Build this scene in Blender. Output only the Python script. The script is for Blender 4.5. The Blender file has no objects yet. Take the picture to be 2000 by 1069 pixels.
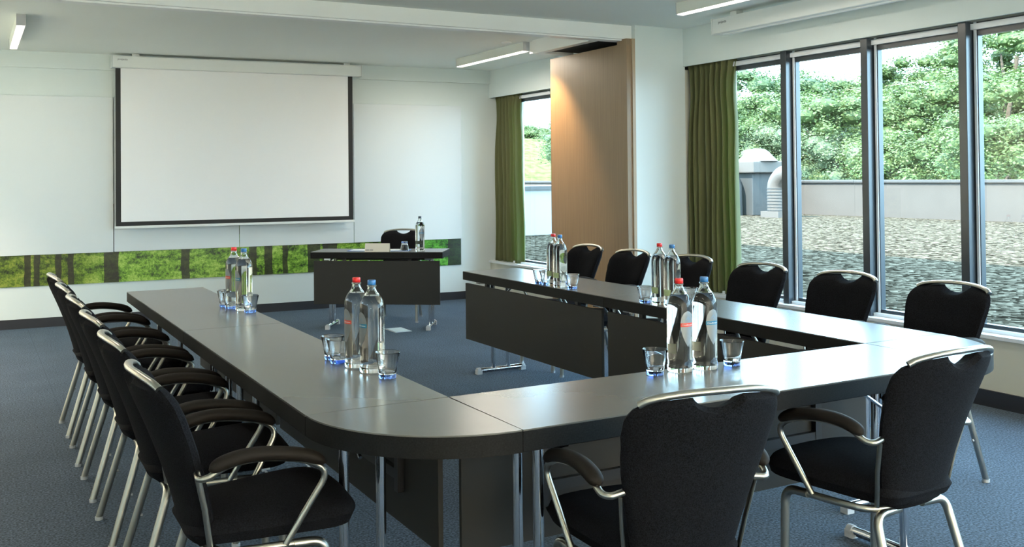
import bpy, bmesh, math, random
from math import sin, cos, pi, radians
from mathutils import Vector, Matrix
random.seed(7)
S = bpy.context.scene
COL = S.collection

# ---------------------------------------------------------------- camera
cam = bpy.data.objects.new('camera', bpy.data.cameras.new('camera'))
COL.objects.link(cam)
YAW, PITCH, ROLL, F, CX, CY, CAMZ = .4940, .0142, -.0095, 1892.5, 958.47, 320.39, 1.43
fw = Vector((sin(YAW)*cos(PITCH), cos(YAW)*cos(PITCH), sin(PITCH)))
rt = Vector((cos(YAW), -sin(YAW), 0)); up = rt.cross(fw)
r2 = rt*cos(ROLL)+up*sin(ROLL); u2 = -rt*sin(ROLL)+up*cos(ROLL)
m = Matrix((r2, u2, -fw)).transposed().to_4x4(); m.translation = Vector((0, 0, CAMZ))
cam.matrix_world = m
cam.data.sensor_width = 36; cam.data.sensor_fit = 'HORIZONTAL'
cam.data.lens = F/2000*36
cam.data.shift_x = (1000-CX)/2000; cam.data.shift_y = (CY-534.5)/2000
cam.data.clip_start = .05; cam.data.clip_end = 400
S.camera = cam

# ---------------------------------------------------------------- view, world, sun
S.view_settings.view_transform = 'Standard'; S.view_settings.look = 'None'
S.view_settings.exposure = 0.86; S.view_settings.gamma = 1; S.view_settings.use_curve_mapping = False
S.cycles.max_bounces = 16; S.cycles.transmission_bounces = 14; S.cycles.transparent_max_bounces = 24
S.cycles.diffuse_bounces = 5; S.cycles.glossy_bounces = 5
S.cycles.sample_clamp_indirect = 6
S.cycles.caustics_reflective = False; S.cycles.caustics_refractive = False
W = bpy.data.worlds.new('sky'); S.world = W; W.use_nodes = True
bg = W.node_tree.nodes['Background']
bg.inputs[0].default_value = (.50, .78, 1.0, 1); bg.inputs[1].default_value = 9.0
sun = bpy.data.objects.new('sun', bpy.data.lights.new('sun', 'SUN')); COL.objects.link(sun)
sun.data.energy = 13.0; sun.data.angle = .01; sun.data.color = (1, .95, .86)
SUN_EL, SUN_DIR = radians(50), Vector((1, .18, 0)).normalized()
sun.rotation_euler = Vector((SUN_DIR.x*cos(SUN_EL), SUN_DIR.y*cos(SUN_EL), -sin(SUN_EL))).to_track_quat('-Z', 'Y').to_euler()
LAMP_POWER = 42.0
FILL_POWER, FILL_COL = 185.0, (1.0, .81, .59)
LAMP_COL = (1.0, .90, .76)

# ---------------------------------------------------------------- materials
MATS = {}
def mat(name, col, rough=.5, metal=0, spec=.5, noise=None, bump=None, coat=0, emit=None, sheen=0):
    if name in MATS: return MATS[name]
    M = bpy.data.materials.new(name); M.use_nodes = True
    nt = M.node_tree; b = nt.nodes['Principled BSDF']
    b.inputs['Base Color'].default_value = (*col, 1); b.inputs['Roughness'].default_value = rough
    b.inputs['Metallic'].default_value = metal; b.inputs['Specular IOR Level'].default_value = spec
    if coat: b.inputs['Coat Weight'].default_value = coat
    if sheen:
        b.inputs['Sheen Weight'].default_value = sheen; b.inputs['Sheen Roughness'].default_value = .4
    if emit:
        b.inputs['Emission Color'].default_value = (*emit[0], 1); b.inputs['Emission Strength'].default_value = emit[1]
    tc = nt.nodes.new('ShaderNodeTexCoord')
    if noise:   # scale (vector), amount
        sc, amt = noise
        mp = nt.nodes.new('ShaderNodeMapping'); mp.inputs['Scale'].default_value = sc if isinstance(sc, tuple) else (sc,)*3
        nz = nt.nodes.new('ShaderNodeTexNoise'); nz.inputs['Scale'].default_value = 1; nz.inputs['Detail'].default_value = 5
        mx = nt.nodes.new('ShaderNodeMix'); mx.data_type = 'RGBA'
        nt.links.new(tc.outputs['Object'], mp.inputs[0]); nt.links.new(mp.outputs[0], nz.inputs['Vector'])
        mr = nt.nodes.new('ShaderNodeMapRange'); mr.inputs[1].default_value = .3; mr.inputs[2].default_value = .7
        nt.links.new(nz.outputs[0], mr.inputs[0]); nt.links.new(mr.outputs[0], mx.inputs[0])
        mx.inputs[6].default_value = (*[c*(1-amt) for c in col], 1); mx.inputs[7].default_value = (*[min(1, c*(1+amt)) for c in col], 1)
        nt.links.new(mx.outputs[2], b.inputs['Base Color'])
    if bump:    # scale, strength, distance
        n2 = nt.nodes.new('ShaderNodeTexNoise'); n2.inputs['Scale'].default_value = bump[0]; n2.inputs['Detail'].default_value = 3
        bp = nt.nodes.new('ShaderNodeBump'); bp.inputs['Strength'].default_value = bump[1]; bp.inputs['Distance'].default_value = bump[2]
        nt.links.new(tc.outputs['Object'], n2.inputs['Vector']); nt.links.new(n2.outputs[0], bp.inputs['Height'])
        nt.links.new(bp.outputs[0], b.inputs['Normal'])
    MATS[name] = M
    return M
paint = mat('wall_paint', (.72, .80, .80), .6, noise=(.8, .02), bump=(60, .05, .002))
ceil_m = mat('ceiling_paint', (.90, .94, .90), .7, noise=(.6, .02))
white = mat('white_paint', (.92, .95, .94), .4)
lower = mat('cream_paint', (.62, .62, .54), .6)
board = mat('whiteboard_enamel', (.72, .78, .80), .45, noise=(.5, .01))
screen_w = mat('screen_fabric', (.96, .97, .98), .8)
black = mat('black_border', (.006, .007, .008), .6)
skirt = mat('skirting', (.018, .02, .028), .45)
cass = mat('cassette_white', (.80, .84, .83), .35)
chrome = mat('chrome', (.75, .77, .80), .12, 1)
alu = mat('satin_aluminium', (.50, .485, .43), .3, 1)
capm = mat('grey_cap', (.5, .52, .55), .4)
fabric = mat('black_fabric', (.0068, .0072, .0095), .9, spec=.08, noise=(260, .85), bump=(420, .7, .002), sheen=0)
armm = mat('arm_pad', (.010, .0075, .006), .65, spec=.2, bump=(300, .2, .001))
top_m = mat('table_laminate', (.135, .135, .125), .26, spec=.8, noise=(2.5, .03))
edge_m = mat('table_edge', (.006, .006, .0065), .6, spec=.2, noise=(220, .6))
panel_m = mat('modesty_panel', (.033, .032, .030), .5, spec=.2)
darkmet = mat('dark_bracket', (.012, .012, .014), .4)
framem = mat('window_aluminium', (.02, .03, .042), .3, spec=.8)
gask = mat('pale_frame_strip', (.75, .8, .85), .35)
darkg = mat('slot_shade', (.02, .022, .022), .8)
red = mat('red_cap', (.75, .02, .02), .35)
blue = mat('blue_cap', (.03, .16, .42), .35)
greyblue = mat('grey_blue_cap', (.05, .08, .12), .35)
redband = mat('red_band', (.62, .05, .03), .4)
blueband = mat('blue_band', (.01, .16, .30), .4)
silver = mat('silver_label', (.22, .24, .255), .4, .5)
emblem_m = mat('blue_grey_emblem', (.16, .24, .34), .5)
whiteink = mat('white_ink', (.85, .85, .85), .5)
backlab = mat('green_back_label', (.36, .46, .24), .6)
card_m = mat('name_card_paper', (.78, .72, .63), .8)
blue_f = mat('blue_folder', (.10, .2, .55), .5)
ink = mat('grey_ink', (.12, .12, .15), .6)
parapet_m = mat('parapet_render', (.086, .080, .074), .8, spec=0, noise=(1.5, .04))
copm = mat('parapet_coping', (.055, .055, .054), .6)
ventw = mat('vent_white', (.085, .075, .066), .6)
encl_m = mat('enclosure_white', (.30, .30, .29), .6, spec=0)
ventg = mat('vent_grey', (.045, .048, .048), .5)
lampw = mat('lamp_housing', (.74, .78, .73), .4)
diff_m = mat('lamp_diffuser', (.9, .88, .82), .5, emit=((1, .9, .82), 1.6))

def nodes_mat(name):
    M = bpy.data.materials.new(name); M.use_nodes = True; MATS[name] = M
    return M, M.node_tree, M.node_tree.nodes['Principled BSDF']
# carpet: flecked loop pile in tiles
M, nt, b = nodes_mat('carpet'); carpet = M
tc = nt.nodes.new('ShaderNodeTexCoord'); n1 = nt.nodes.new('ShaderNodeTexNoise'); n1.inputs['Scale'].default_value = 105; n1.inputs['Detail'].default_value = 2
n3 = nt.nodes.new('ShaderNodeTexNoise'); n3.inputs['Scale'].default_value = 2.2; n3.inputs['Detail'].default_value = 4
cr = nt.nodes.new('ShaderNodeValToRGB'); e = cr.color_ramp.elements
e[0].position = .36; e[0].color = (.016, .021, .030, 1); e[1].position = .66; e[1].color = (.110, .150, .218, 1)
mu = nt.nodes.new('ShaderNodeMix'); mu.data_type = 'RGBA'; mu.blend_type = 'MULTIPLY'; mu.inputs[0].default_value = .5
br = nt.nodes.new('ShaderNodeTexBrick'); br.offset = 0; br.inputs['Scale'].default_value = 1; br.inputs['Brick Width'].default_value = .5; br.inputs['Row Height'].default_value = .5
br.inputs['Mortar Size'].default_value = .0025; br.inputs['Color1'].default_value = (1, 1, 1, 1); br.inputs['Color2'].default_value = (.93, .93, .93, 1); br.inputs['Mortar'].default_value = (.55, .55, .55, 1)
mu2 = nt.nodes.new('ShaderNodeMix'); mu2.data_type = 'RGBA'; mu2.blend_type = 'MULTIPLY'; mu2.inputs[0].default_value = .8
bp = nt.nodes.new('ShaderNodeBump'); bp.inputs['Strength'].default_value = .6; bp.inputs['Distance'].default_value = .003
nt.links.new(tc.outputs['Object'], n1.inputs['Vector']); nt.links.new(tc.outputs['Object'], n3.inputs['Vector']); nt.links.new(tc.outputs['Object'], br.inputs['Vector'])
nt.links.new(n1.outputs[0], cr.inputs[0]); nt.links.new(cr.outputs[0], mu.inputs[6]); nt.links.new(n3.outputs[0], mu.inputs[7])
nt.links.new(mu.outputs[2], mu2.inputs[6]); nt.links.new(br.outputs[0], mu2.inputs[7]); nt.links.new(mu2.outputs[2], b.inputs['Base Color'])
nt.links.new(n1.outputs[0], bp.inputs['Height']); nt.links.new(bp.outputs[0], b.inputs['Normal']); b.inputs['Roughness'].default_value = .95; b.inputs['Specular IOR Level'].default_value = .15
b.inputs['Sheen Weight'].default_value = .13; b.inputs['Sheen Roughness'].default_value = .45; b.inputs['Sheen Tint'].default_value = (.62, .82, 1, 1)
# wood veneer
def wood(name, c1, c2):
    M, nt, b = nodes_mat(name)
    tc = nt.nodes.new('ShaderNodeTexCoord'); mp = nt.nodes.new('ShaderNodeMapping'); mp.inputs['Scale'].default_value = (26, 26, .6)
    n = nt.nodes.new('ShaderNodeTexNoise'); n.inputs['Scale'].default_value = 3; n.inputs['Detail'].default_value = 8; n.inputs['Distortion'].default_value = .4
    cr = nt.nodes.new('ShaderNodeValToRGB'); cr.color_ramp.elements[0].position = .3; cr.color_ramp.elements[0].color = (*c1, 1)
    cr.color_ramp.elements[1].position = .7; cr.color_ramp.elements[1].color = (*c2, 1)
    nt.links.new(tc.outputs['Object'], mp.inputs[0]); nt.links.new(mp.outputs[0], n.inputs['Vector']); nt.links.new(n.outputs[0], cr.inputs[0])
    nt.links.new(cr.outputs[0], b.inputs['Base Color']); b.inputs['Roughness'].default_value = .45
    return M
oak = wood('oak_veneer', (.235, .17, .105), (.285, .205, .13))
oak_l = wood('oak_edge', (.36, .28, .19), (.45, .36, .26))
# curtain: translucent olive cloth
M, nt, b = nodes_mat('green_curtain'); curtain_m = M
b.inputs['Base Color'].default_value = (.17, .18, .075, 1); b.inputs['Roughness'].default_value = .7; b.inputs['Sheen Weight'].default_value = .2
tr = nt.nodes.new('ShaderNodeBsdfTranslucent'); tr.inputs[0].default_value = (.22, .33, .10, 1)
mx = nt.nodes.new('ShaderNodeMixShader'); mx.inputs[0].default_value = .42
out = nt.nodes['Material Output']
nt.links.new(b.outputs[0], mx.inputs[1]); nt.links.new(tr.outputs[0], mx.inputs[2]); nt.links.new(mx.outputs[0], out.inputs[0])
# window glass: thin sheet
M, nt, b = nodes_mat('window_glass'); wglass = M
nt.nodes.remove(b); out = nt.nodes['Material Output']
t = nt.nodes.new('ShaderNodeBsdfTransparent'); t.inputs[0].default_value = (.93, .97, .96, 1)
g = nt.nodes.new('ShaderNodeBsdfGlossy'); g.inputs['Roughness'].default_value = .0
fr = nt.nodes.new('ShaderNodeLayerWeight'); fr.inputs[0].default_value = .5; mx = nt.nodes.new('ShaderNodeMixShader')
pw = nt.nodes.new('ShaderNodeMath'); pw.operation = 'POWER'; pw.inputs[1].default_value = 5; ma_ = nt.nodes.new('ShaderNodeMath'); ma_.operation = 'MULTIPLY_ADD'; ma_.inputs[1].default_value = .85; ma_.inputs[2].default_value = .04
nt.links.new(fr.outputs['Facing'], pw.inputs[0]); nt.links.new(pw.outputs[0], ma_.inputs[0]); nt.links.new(ma_.outputs[0], mx.inputs[0]); nt.links.new(t.outputs[0], mx.inputs[1]); nt.links.new(g.outputs[0], mx.inputs[2]); nt.links.new(mx.outputs[0], out.inputs[0])
def glass(name, col, ior, rough=0):
    M, nt, b = nodes_mat(name)
    b.inputs['Base Color'].default_value = (*col, 1); b.inputs['Roughness'].default_value = rough
    b.inputs['IOR'].default_value = ior; b.inputs['Transmission Weight'].default_value = 1
    return M
bottle_m = glass('bottle_glass', (.97, .99, .97), 1.40)
tumbler_m = glass('tumbler_glass', (.98, .99, 1), 1.45)
tumbler_b = glass('blue_glass', (.22, .38, .95), 1.45)
# gravel
M, nt, b = nodes_mat('gravel'); gravel_m = M
tc = nt.nodes.new('ShaderNodeTexCoord'); v = nt.nodes.new('ShaderNodeTexVoronoi'); v.inputs['Scale'].default_value = 16
cr = nt.nodes.new('ShaderNodeValToRGB'); e = cr.color_ramp.elements
e[0].color = (.008, .007, .005, 1); e[1].color = (.140, .122, .094, 1); el = e.new(.5); el.color = (.050, .043, .032, 1)
sp = nt.nodes.new('ShaderNodeSeparateColor'); bp = nt.nodes.new('ShaderNodeBump'); bp.invert = True; bp.inputs['Strength'].default_value = 1; bp.inputs['Distance'].default_value = .05
nt.links.new(tc.outputs['Object'], v.inputs['Vector']); nt.links.new(v.outputs['Color'], sp.inputs[0]); nt.links.new(sp.outputs[0], cr.inputs[0])
nt.links.new(cr.outputs[0], b.inputs['Base Color']); nt.links.new(v.outputs['Distance'], bp.inputs['Height']); nt.links.new(bp.outputs[0], b.inputs['Normal'])
b.inputs['Roughness'].default_value = .9; b.inputs['Specular IOR Level'].default_value = 0
# leaves
def leafmat(name, c1, c2):
    M, nt, b = nodes_mat(name)
    gi = nt.nodes.new('ShaderNodeNewGeometry'); cr = nt.nodes.new('ShaderNodeValToRGB')
    cr.color_ramp.elements[0].color = (*c1, 1); cr.color_ramp.elements[1].color = (*c2, 1)
    nt.links.new(gi.outputs['Random Per Island'], cr.inputs[0]); nt.links.new(cr.outputs[0], b.inputs['Base Color'])
    b.inputs['Roughness'].default_value = .6
    tr = nt.nodes.new('ShaderNodeBsdfTranslucent'); nt.links.new(cr.outputs[0], tr.inputs[0])
    mx = nt.nodes.new('ShaderNodeMixShader'); mx.inputs[0].default_value = .35
    nt.links.new(b.outputs[0], mx.inputs[1]); nt.links.new(tr.outputs[0], mx.inputs[2]); nt.links.new(mx.outputs[0], nt.nodes['Material Output'].inputs[0])
    return M
leafA = leafmat('leaves_fresh', (.05, .085, .02), (.125, .18, .058))
leafB = leafmat('leaves_deep', (.035, .068, .022), (.09, .145, .052))
leafC = leafmat('leaves_silvery', (.06, .090, .036), (.14, .175, .085))
bark = mat('bark', (.06, .045, .03), .9)
grass_m = mat('grass_bank', (.085, .105, .04), .95, spec=0, noise=(3, .4))
facade_m = mat('facade', (.3, .3, .3), .8)
# forest mural: trunks as stripes over speckled foliage (object x runs along the wall)
M, nt, b = nodes_mat('forest_print'); mural_m = M
tc = nt.nodes.new('ShaderNodeTexCoord'); sx = nt.nodes.new('ShaderNodeSeparateXYZ'); nt.links.new(tc.outputs['Object'], sx.inputs[0])
X0, X1 = -2.0, 5.12
mr = nt.nodes.new('ShaderNodeMapRange'); mr.inputs[1].default_value = X0; mr.inputs[2].default_value = X1
wob = nt.nodes.new('ShaderNodeTexNoise'); wob.inputs['Scale'].default_value = 6; wm = nt.nodes.new('ShaderNodeMath'); wm.operation = 'MULTIPLY_ADD'; wm.inputs[1].default_value = .03; wm.inputs[2].default_value = -.015
wa = nt.nodes.new('ShaderNodeMath'); wa.operation = 'ADD'
nt.links.new(tc.outputs['Object'], wob.inputs['Vector']); nt.links.new(wob.outputs[0], wm.inputs[0]); nt.links.new(wm.outputs[0], wa.inputs[1]); nt.links.new(sx.outputs[0], wa.inputs[0])
nt.links.new(wa.outputs[0], mr.inputs[0])
cr = nt.nodes.new('ShaderNodeValToRGB'); cr.color_ramp.interpolation = 'CONSTANT'; e = cr.color_ramp.elements
trunks = [(-1.1, -.9), (-.3, -.24), (.47, .51), (.545, .605), (.75, .80), (.845, .90), (1.18, 1.32), (1.925, 2.025), (2.626, 2.708), (2.80, 2.883), (3.0, 3.045), (3.28, 3.40), (3.43, 3.6), (4.947, 5.12)]
e[0].position = 0; e[0].color = (0, 0, 0, 1); first = True
for a_, b_ in trunks:
    for xx, c in ((a_, .9), (b_, 0)):
        p = (xx-X0)/(X1-X0)
        if p >= .999: continue
        if first: el = e[1]; el.position = p; first = False
        else: el = e.new(p)
        el.color = (c, c, c, 1)
nt.links.new(mr.outputs[0], cr.inputs[0])
fn = nt.nodes.new('ShaderNodeTexNoise'); fn.inputs['Scale'].default_value = 42; fn.inputs['Detail'].default_value = 6; fn.inputs['Roughness'].default_value = .78
big = nt.nodes.new('ShaderNodeTexNoise'); big.inputs['Scale'].default_value = 5; big.inputs['Detail'].default_value = 3
mpb = nt.nodes.new('ShaderNodeMapping'); mpb.inputs['Scale'].default_value = (1, 1, 2.6); nt.links.new(tc.outputs['Object'], mpb.inputs[0]); nt.links.new(mpb.outputs[0], big.inputs['Vector'])
nt.links.new(tc.outputs['Object'], fn.inputs['Vector'])
ad = nt.nodes.new('ShaderNodeMath'); ad.operation = 'MULTIPLY_ADD'; ad.inputs[1].default_value = .75
nt.links.new(fn.outputs[0], ad.inputs[0]); hb = nt.nodes.new('ShaderNodeMath'); hb.operation = 'MULTIPLY'; hb.inputs[1].default_value = .6; nt.links.new(big.outputs[0], hb.inputs[0]); nt.links.new(hb.outputs[0], ad.inputs[2])
fol = nt.nodes.new('ShaderNodeValToRGB'); fe = fol.color_ramp.elements
fe[0].position = .54; fe[0].color = (.010, .028, .005, 1); fe[1].position = .84; fe[1].color = (.50, .68, .16, 1)
el = fe.new(.62); el.color = (.075, .17, .015, 1); el = fe.new(.70); el.color = (.20, .40, .035, 1)
nt.links.new(ad.outputs[0], fol.inputs[0])
warm = nt.nodes.new('ShaderNodeValToRGB'); we = warm.color_ramp.elements
we[0].position = .40; we[0].color = (.62, .50, .36, 1); we[1].position = .475; we[1].color = (1, 1, 1, 1)
we3 = we.new(.83); we3.color = (1, 1, 1, 1); we4 = we.new(.9); we4.color = (.35, .75, .5, 1)
nt.links.new(mr.outputs[0], warm.inputs[0])
m1 = nt.nodes.new('ShaderNodeMix'); m1.data_type = 'RGBA'; m1.blend_type = 'MULTIPLY'; m1.inputs[0].default_value = 1
nt.links.new(fol.outputs[0], m1.inputs[6]); nt.links.new(warm.outputs[0], m1.inputs[7])
m2 = nt.nodes.new('ShaderNodeMix'); m2.data_type = 'RGBA'; m2.inputs[7].default_value = (.014, .012, .009, 1)
nt.links.new(cr.outputs[0], m2.inputs[0]); nt.links.new(m1.outputs[2], m2.inputs[6]); nt.links.new(m2.outputs[2], b.inputs['Base Color'])
b.inputs['Roughness'].default_value = .35

# ---------------------------------------------------------------- mesh helpers
def new_bm(): return bmesh.new()
def obj(name, bm, ma, parent=None, smooth=False, bevel=0, loc=None, rot=None):
    me = bpy.data.meshes.new(name)
    bmesh.ops.recalc_face_normals(bm, faces=bm.faces); bm.to_mesh(me); bm.free()
    for x in (ma if isinstance(ma, (list, tuple)) else [ma]): me.materials.append(x)
    o = bpy.data.objects.new(name, me); COL.objects.link(o)
    if smooth:
        for p in me.polygons: p.use_smooth = True
        me.set_sharp_from_angle(angle=radians(40))
    if bevel:
        md = o.modifiers.new('bevel', 'BEVEL'); md.width = bevel; md.segments = 2; md.limit_method = 'ANGLE'
    if parent: o.parent = parent
    if loc: o.location = loc
    if rot: o.rotation_euler = (0, 0, rot)
    return o
def box(bm, x0, x1, y0, y1, z0, z1, mi=0):
    vs = [bm.verts.new(p) for p in ((x0, y0, z0), (x1, y0, z0), (x1, y1, z0), (x0, y1, z0), (x0, y0, z1), (x1, y0, z1), (x1, y1, z1), (x0, y1, z1))]
    for f in ((0, 3, 2, 1), (4, 5, 6, 7), (0, 1, 5, 4), (1, 2, 6, 5), (2, 3, 7, 6), (3, 0, 4, 7)):
        fc = bm.faces.new([vs[i] for i in f]); fc.material_index = mi
    return vs
def bx(name, x0, x1, y0, y1, z0, z1, ma, parent=None, bevel=0, **k):
    bm = new_bm(); box(bm, x0, x1, y0, y1, z0, z1); return obj(name, bm, ma, parent, bevel=bevel, **k)
def prism(bm, pts, z0, z1):
    a = [bm.verts.new((x, y, z0)) for x, y in pts]; b_ = [bm.verts.new((x, y, z1)) for x, y in pts]
    bm.faces.new(a[::-1]); t_ = bm.faces.new(b_); n = len(pts)
    for i in range(n): bm.faces.new((a[i], a[(i+1) % n], b_[(i+1) % n], b_[i]))
    return t_
def catmull(pts, n=6):
    P = [Vector(p) for p in pts]; P = [2*P[0]-P[1]]+P+[2*P[-1]-P[-2]]; out = []
    for i in range(1, len(P)-2):
        for k in range(n):
            t = k/n
            out.append(.5*((2*P[i])+(-P[i-1]+P[i+1])*t+(2*P[i-1]-5*P[i]+4*P[i+1]-P[i+2])*t*t+(-P[i-1]+3*P[i]-3*P[i+1]+P[i+2])*t**3))
    return out+[P[-2]]
def rounded(pts, r, n=6):
    """polyline with filleted corners"""
    P = [Vector(p) for p in pts]; out = [P[0]]
    for i in range(1, len(P)-1):
        a, c, b_ = P[i-1], P[i], P[i+1]; d1 = (a-c); d2 = (b_-c); rr = min(r, d1.length*.49, d2.length*.49)
        p1 = c+d1.normalized()*rr; p2 = c+d2.normalized()*rr
        for k in range(n+1):
            t = k/n; out.append((1-t)**2*p1+2*t*(1-t)*c+t*t*p2)
    return out+[P[-1]]
def tube(bm, pts, r, seg=10, rfun=None, ell=None, refn=None):
    """sweep a circle (or ellipse ell=(a,b)) along pts"""
    pts = [Vector(p) for p in pts]; n = len(pts); rings = []
    nrm = None
    for i, p in enumerate(pts):
        t = (pts[min(i+1, n-1)]-pts[max(i-1, 0)]).normalized()
        if nrm is None:
            ref = Vector(refn) if refn else (Vector((0, 0, 1)) if abs(t.z) < .9 else Vector((1, 0, 0)))
            nrm = (ref-t*ref.dot(t)).normalized()
        else:
            nrm = (nrm-t*nrm.dot(t)).normalized()
        b_ = t.cross(nrm); k = rfun(i/(n-1)) if rfun else 1
        ra, rb = (ell if ell else (r, r))
        rings.append([bm.verts.new(p+nrm*cos(2*pi*j/seg)*ra*k+b_*sin(2*pi*j/seg)*rb*k) for j in range(seg)])
    for i in range(n-1):
        for j in range(seg):
            bm.faces.new((rings[i][j], rings[i][(j+1) % seg], rings[i+1][(j+1) % seg], rings[i+1][j]))
    bm.faces.new(rings[0][::-1]); bm.faces.new(rings[-1])
def tb(name, pts, r, ma, parent, seg=10, **k):
    bm = new_bm(); tube(bm, pts, r, seg, **k); return obj(name, bm, ma, parent, smooth=True)
def lathe(bm, prof, seg=32, cx=0, cy=0):
    """prof: closed list (r,z) from axis to axis"""
    rings = []
    for r, z in prof:
        if r < 1e-6: rings.append([bm.verts.new((cx, cy, z))])
        else: rings.append([bm.verts.new((cx+r*cos(2*pi*j/seg), cy+r*sin(2*pi*j/seg), z)) for j in range(seg)])
    for a, b_ in zip(rings[:-1], rings[1:]):
        for j in range(seg):
            k = (j+1) % seg
            if len(a) == 1 and len(b_) == 1: continue
            if len(a) == 1: bm.faces.new((a[0], b_[k], b_[j]))
            elif len(b_) == 1: bm.faces.new((a[j], a[k], b_[0]))
            else: bm.faces.new((a[j], a[k], b_[k], b_[j]))
def root(name, label, cat, loc=(0, 0, 0), rz=0, group=None):
    o = bpy.data.objects.new(name, None); COL.objects.link(o); o.location = loc; o.rotation_euler = (0, 0, rz)
    o.empty_display_size = .1; o['label'] = label; o['category'] = cat
    if group: o['group'] = group
    return o
def tag(o, label, cat, group=None):
    o['label'] = label; o['category'] = cat
    if group: o['group'] = group
    return o
def struct(o): o['kind'] = 'structure'; return o
def sroot(name, loc=(0, 0, 0), rz=0):
    o = bpy.data.objects.new(name, None); COL.objects.link(o); o.location = loc; o.rotation_euler = (0, 0, rz); o['kind'] = 'structure'; return o
def dup(r, loc, rz, label, group=None):
    c = r.copy(); COL.objects.link(c); c.location = loc; c.rotation_euler = (0, 0, rz); c['label'] = label
    if group: c['group'] = group
    for ch in list(r.children):
        d = ch.copy(); COL.objects.link(d); d.parent = c
        for g in list(ch.children):
            h = g.copy(); COL.objects.link(h); h.parent = d
    return c

# ---------------------------------------------------------------- room shell
ZC = 2.7155
XL, XW, YB = -2.2, 5.50, -2.6
TH = math.atan(-.056)                       # the screen wall stands 3 degrees off square
WY = 10.5484
def wy(x): return WY-.056*x
struct(bx('floor', XL-.2, XW+.45, YB-.2, 11.0, -.12, 0, carpet))
struct(bx('ceiling', XL-.2, XW+.45, YB-.2, 11.0, ZC, ZC+.18, ceil_m))
struct(bx('wall_left', XL-.2, XL, YB-.2, 11.0, 0, ZC, paint))
struct(bx('wall_back', XL, XW, YB-.2, YB, 0, ZC, paint))
wall = struct(bx('wall_screen', -2.6, 5.9, 0, .2, 0, ZC, paint, loc=(0, WY, 0), rot=TH))
CT = cos(TH)
def wl(x): return x/CT                       # world x -> coordinate along the wall
struct(bx('trim_soffit', wl(XL), wl(XW+.05), -.035, 0, 2.555, ZC, paint, loc=(0, WY, 0), rot=TH))
struct(bx('baseboard_screen', wl(XL), wl(XW+.05), -.014, 0, 0, .092, skirt, loc=(0, WY, 0), rot=TH))
struct(bx('baseboard_left', XL, XL+.014, YB, 10.6, 0, .092, skirt))
struct(bx('baseboard_back', XL, XW, YB, YB+.014, 0, .092, skirt))
struct(bx('baseboard_window', XW-.014, XW, YB, 6.65, 0, .10, skirt))
# window wall: low wall, header, solid part between the two windows
bm = new_bm()
box(bm, XW, XW+.25, YB, 10.5, 0, .415); box(bm, XW+.22, XW+.25, YB, 10.5, 2.36, ZC)
box(bm, XW+.13, XW+.25, 6.25, 8.80, .415, 2.36); box(bm, XW+.02, XW+.13, 6.66, 8.80, .415, 2.36); box(bm, XW+.12, XW+.25, 9.84, 10.24, .415, 2.36)
struct(obj('wall_right', bm, lower))
struct(bx('trim_header_near', XW, XW+.02, YB, 6.65, 2.385, ZC, paint))
struct(bx('trim_header_far', XW, XW+.02, 6.8, wy(5.5), 2.385, ZC, paint))
struct(bx('trim_sill_near', XW-.02, XW+.16, YB, 6.65, .415, .44, gask, bevel=.003))
struct(bx('trim_sill_far', XW-.02, XW+.16, 8.6, wy(5.5), .415, .44, gask, bevel=.003))
struct(bx('wall_pillar', 4.985, XW+.02, 6.65, 6.80, 0, ZC, paint))
struct(bx('baseboard_pillar', 4.985, XW, 6.636, 6.65, 0, .10, skirt))
# dropped beam with the partition track
bm = new_bm(); box(bm, XL, 4.985, 6.70, 6.86, 2.60, ZC); bmb = obj('trim_beam', bm, white); struct(bmb)
bm = new_bm(); box(bm, XL, 4.985, 6.73, 6.83, 2.588, 2.60); obj('track_rail', bm, white, bmb)
bm = new_bm(); box(bm, 4.655, 4.685, 6.86, 7.80, 2.60, ZC); box(bm, 4.685, 5.10, 7.78, 7.90, 2.60, ZC); box(bm, 4.685, 4.78, 6.86, 7.78, 2.60, 2.612)
tb_ = struct(obj('trim_track_box', bm, white))
obj('shade_sheet', (lambda q: (box(q, 4.685, 5.45, 6.86, 7.78, 2.618, 2.625), q)[1])(new_bm()), darkg, tb_)  # dark sheet painting in the shade of the open slot above the panels
obj('track_rail', (lambda q: (box(q, 4.66, 4.70, 6.86, 7.80, 2.590, 2.60), q)[1])(new_bm()), white, tb_)
# windows
def window(name, ya, yb, mull, z0=.44, z1=2.385):
    w = sroot(name)
    for i, yc in enumerate(mull):
        bm = new_bm(); box(bm, 5.53, 5.60, yc-.029, yc+.029, z0, z1); mo = obj('mullion', bm, framem, w, bevel=.003)
        bm = new_bm(); box(bm, 5.60, 5.645, yc-.062, yc+.062, z0, z1); fo = obj('sash_frame', bm, framem, w, bevel=.002)
        bm = new_bm(); box(bm, 5.592, 5.60, yc-.055, yc-.038, z0, z1); obj('pale_strip', bm, gask, fo)  # thin pale strip beside each mullion
    bm = new_bm(); box(bm, 5.60, 5.645, ya, yb, 2.30, z1); box(bm, 5.60, 5.645, ya, yb, z0, z0+.045); fo = obj('sash_frame', bm, framem, w)
    bm = new_bm(); box(bm, 5.575, 5.60, ya, yb, 2.335, 2.372); box(bm, 5.56, 5.60, ya, yb, z0, z0+.022); obj('pale_strip', bm, gask, fo)  # pale strips along the top and foot of the frame
    ys = [ya]+sorted(mull)+[yb]
    for a_, b_ in zip(ys[:-1], ys[1:]):
        bm = new_bm(); vs = [bm.verts.new(p) for p in ((5.622, a_, z0), (5.622, b_, z0), (5.622, b_, z1), (5.622, a_, z1))]; bm.faces.new(vs)
        obj('pane', bm, wglass, w)
window('window_1', YB, 6.25, [5.50-.765*k for k in range(0, 11)])
window('window_2', 8.80, 9.84, [8.87])

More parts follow.
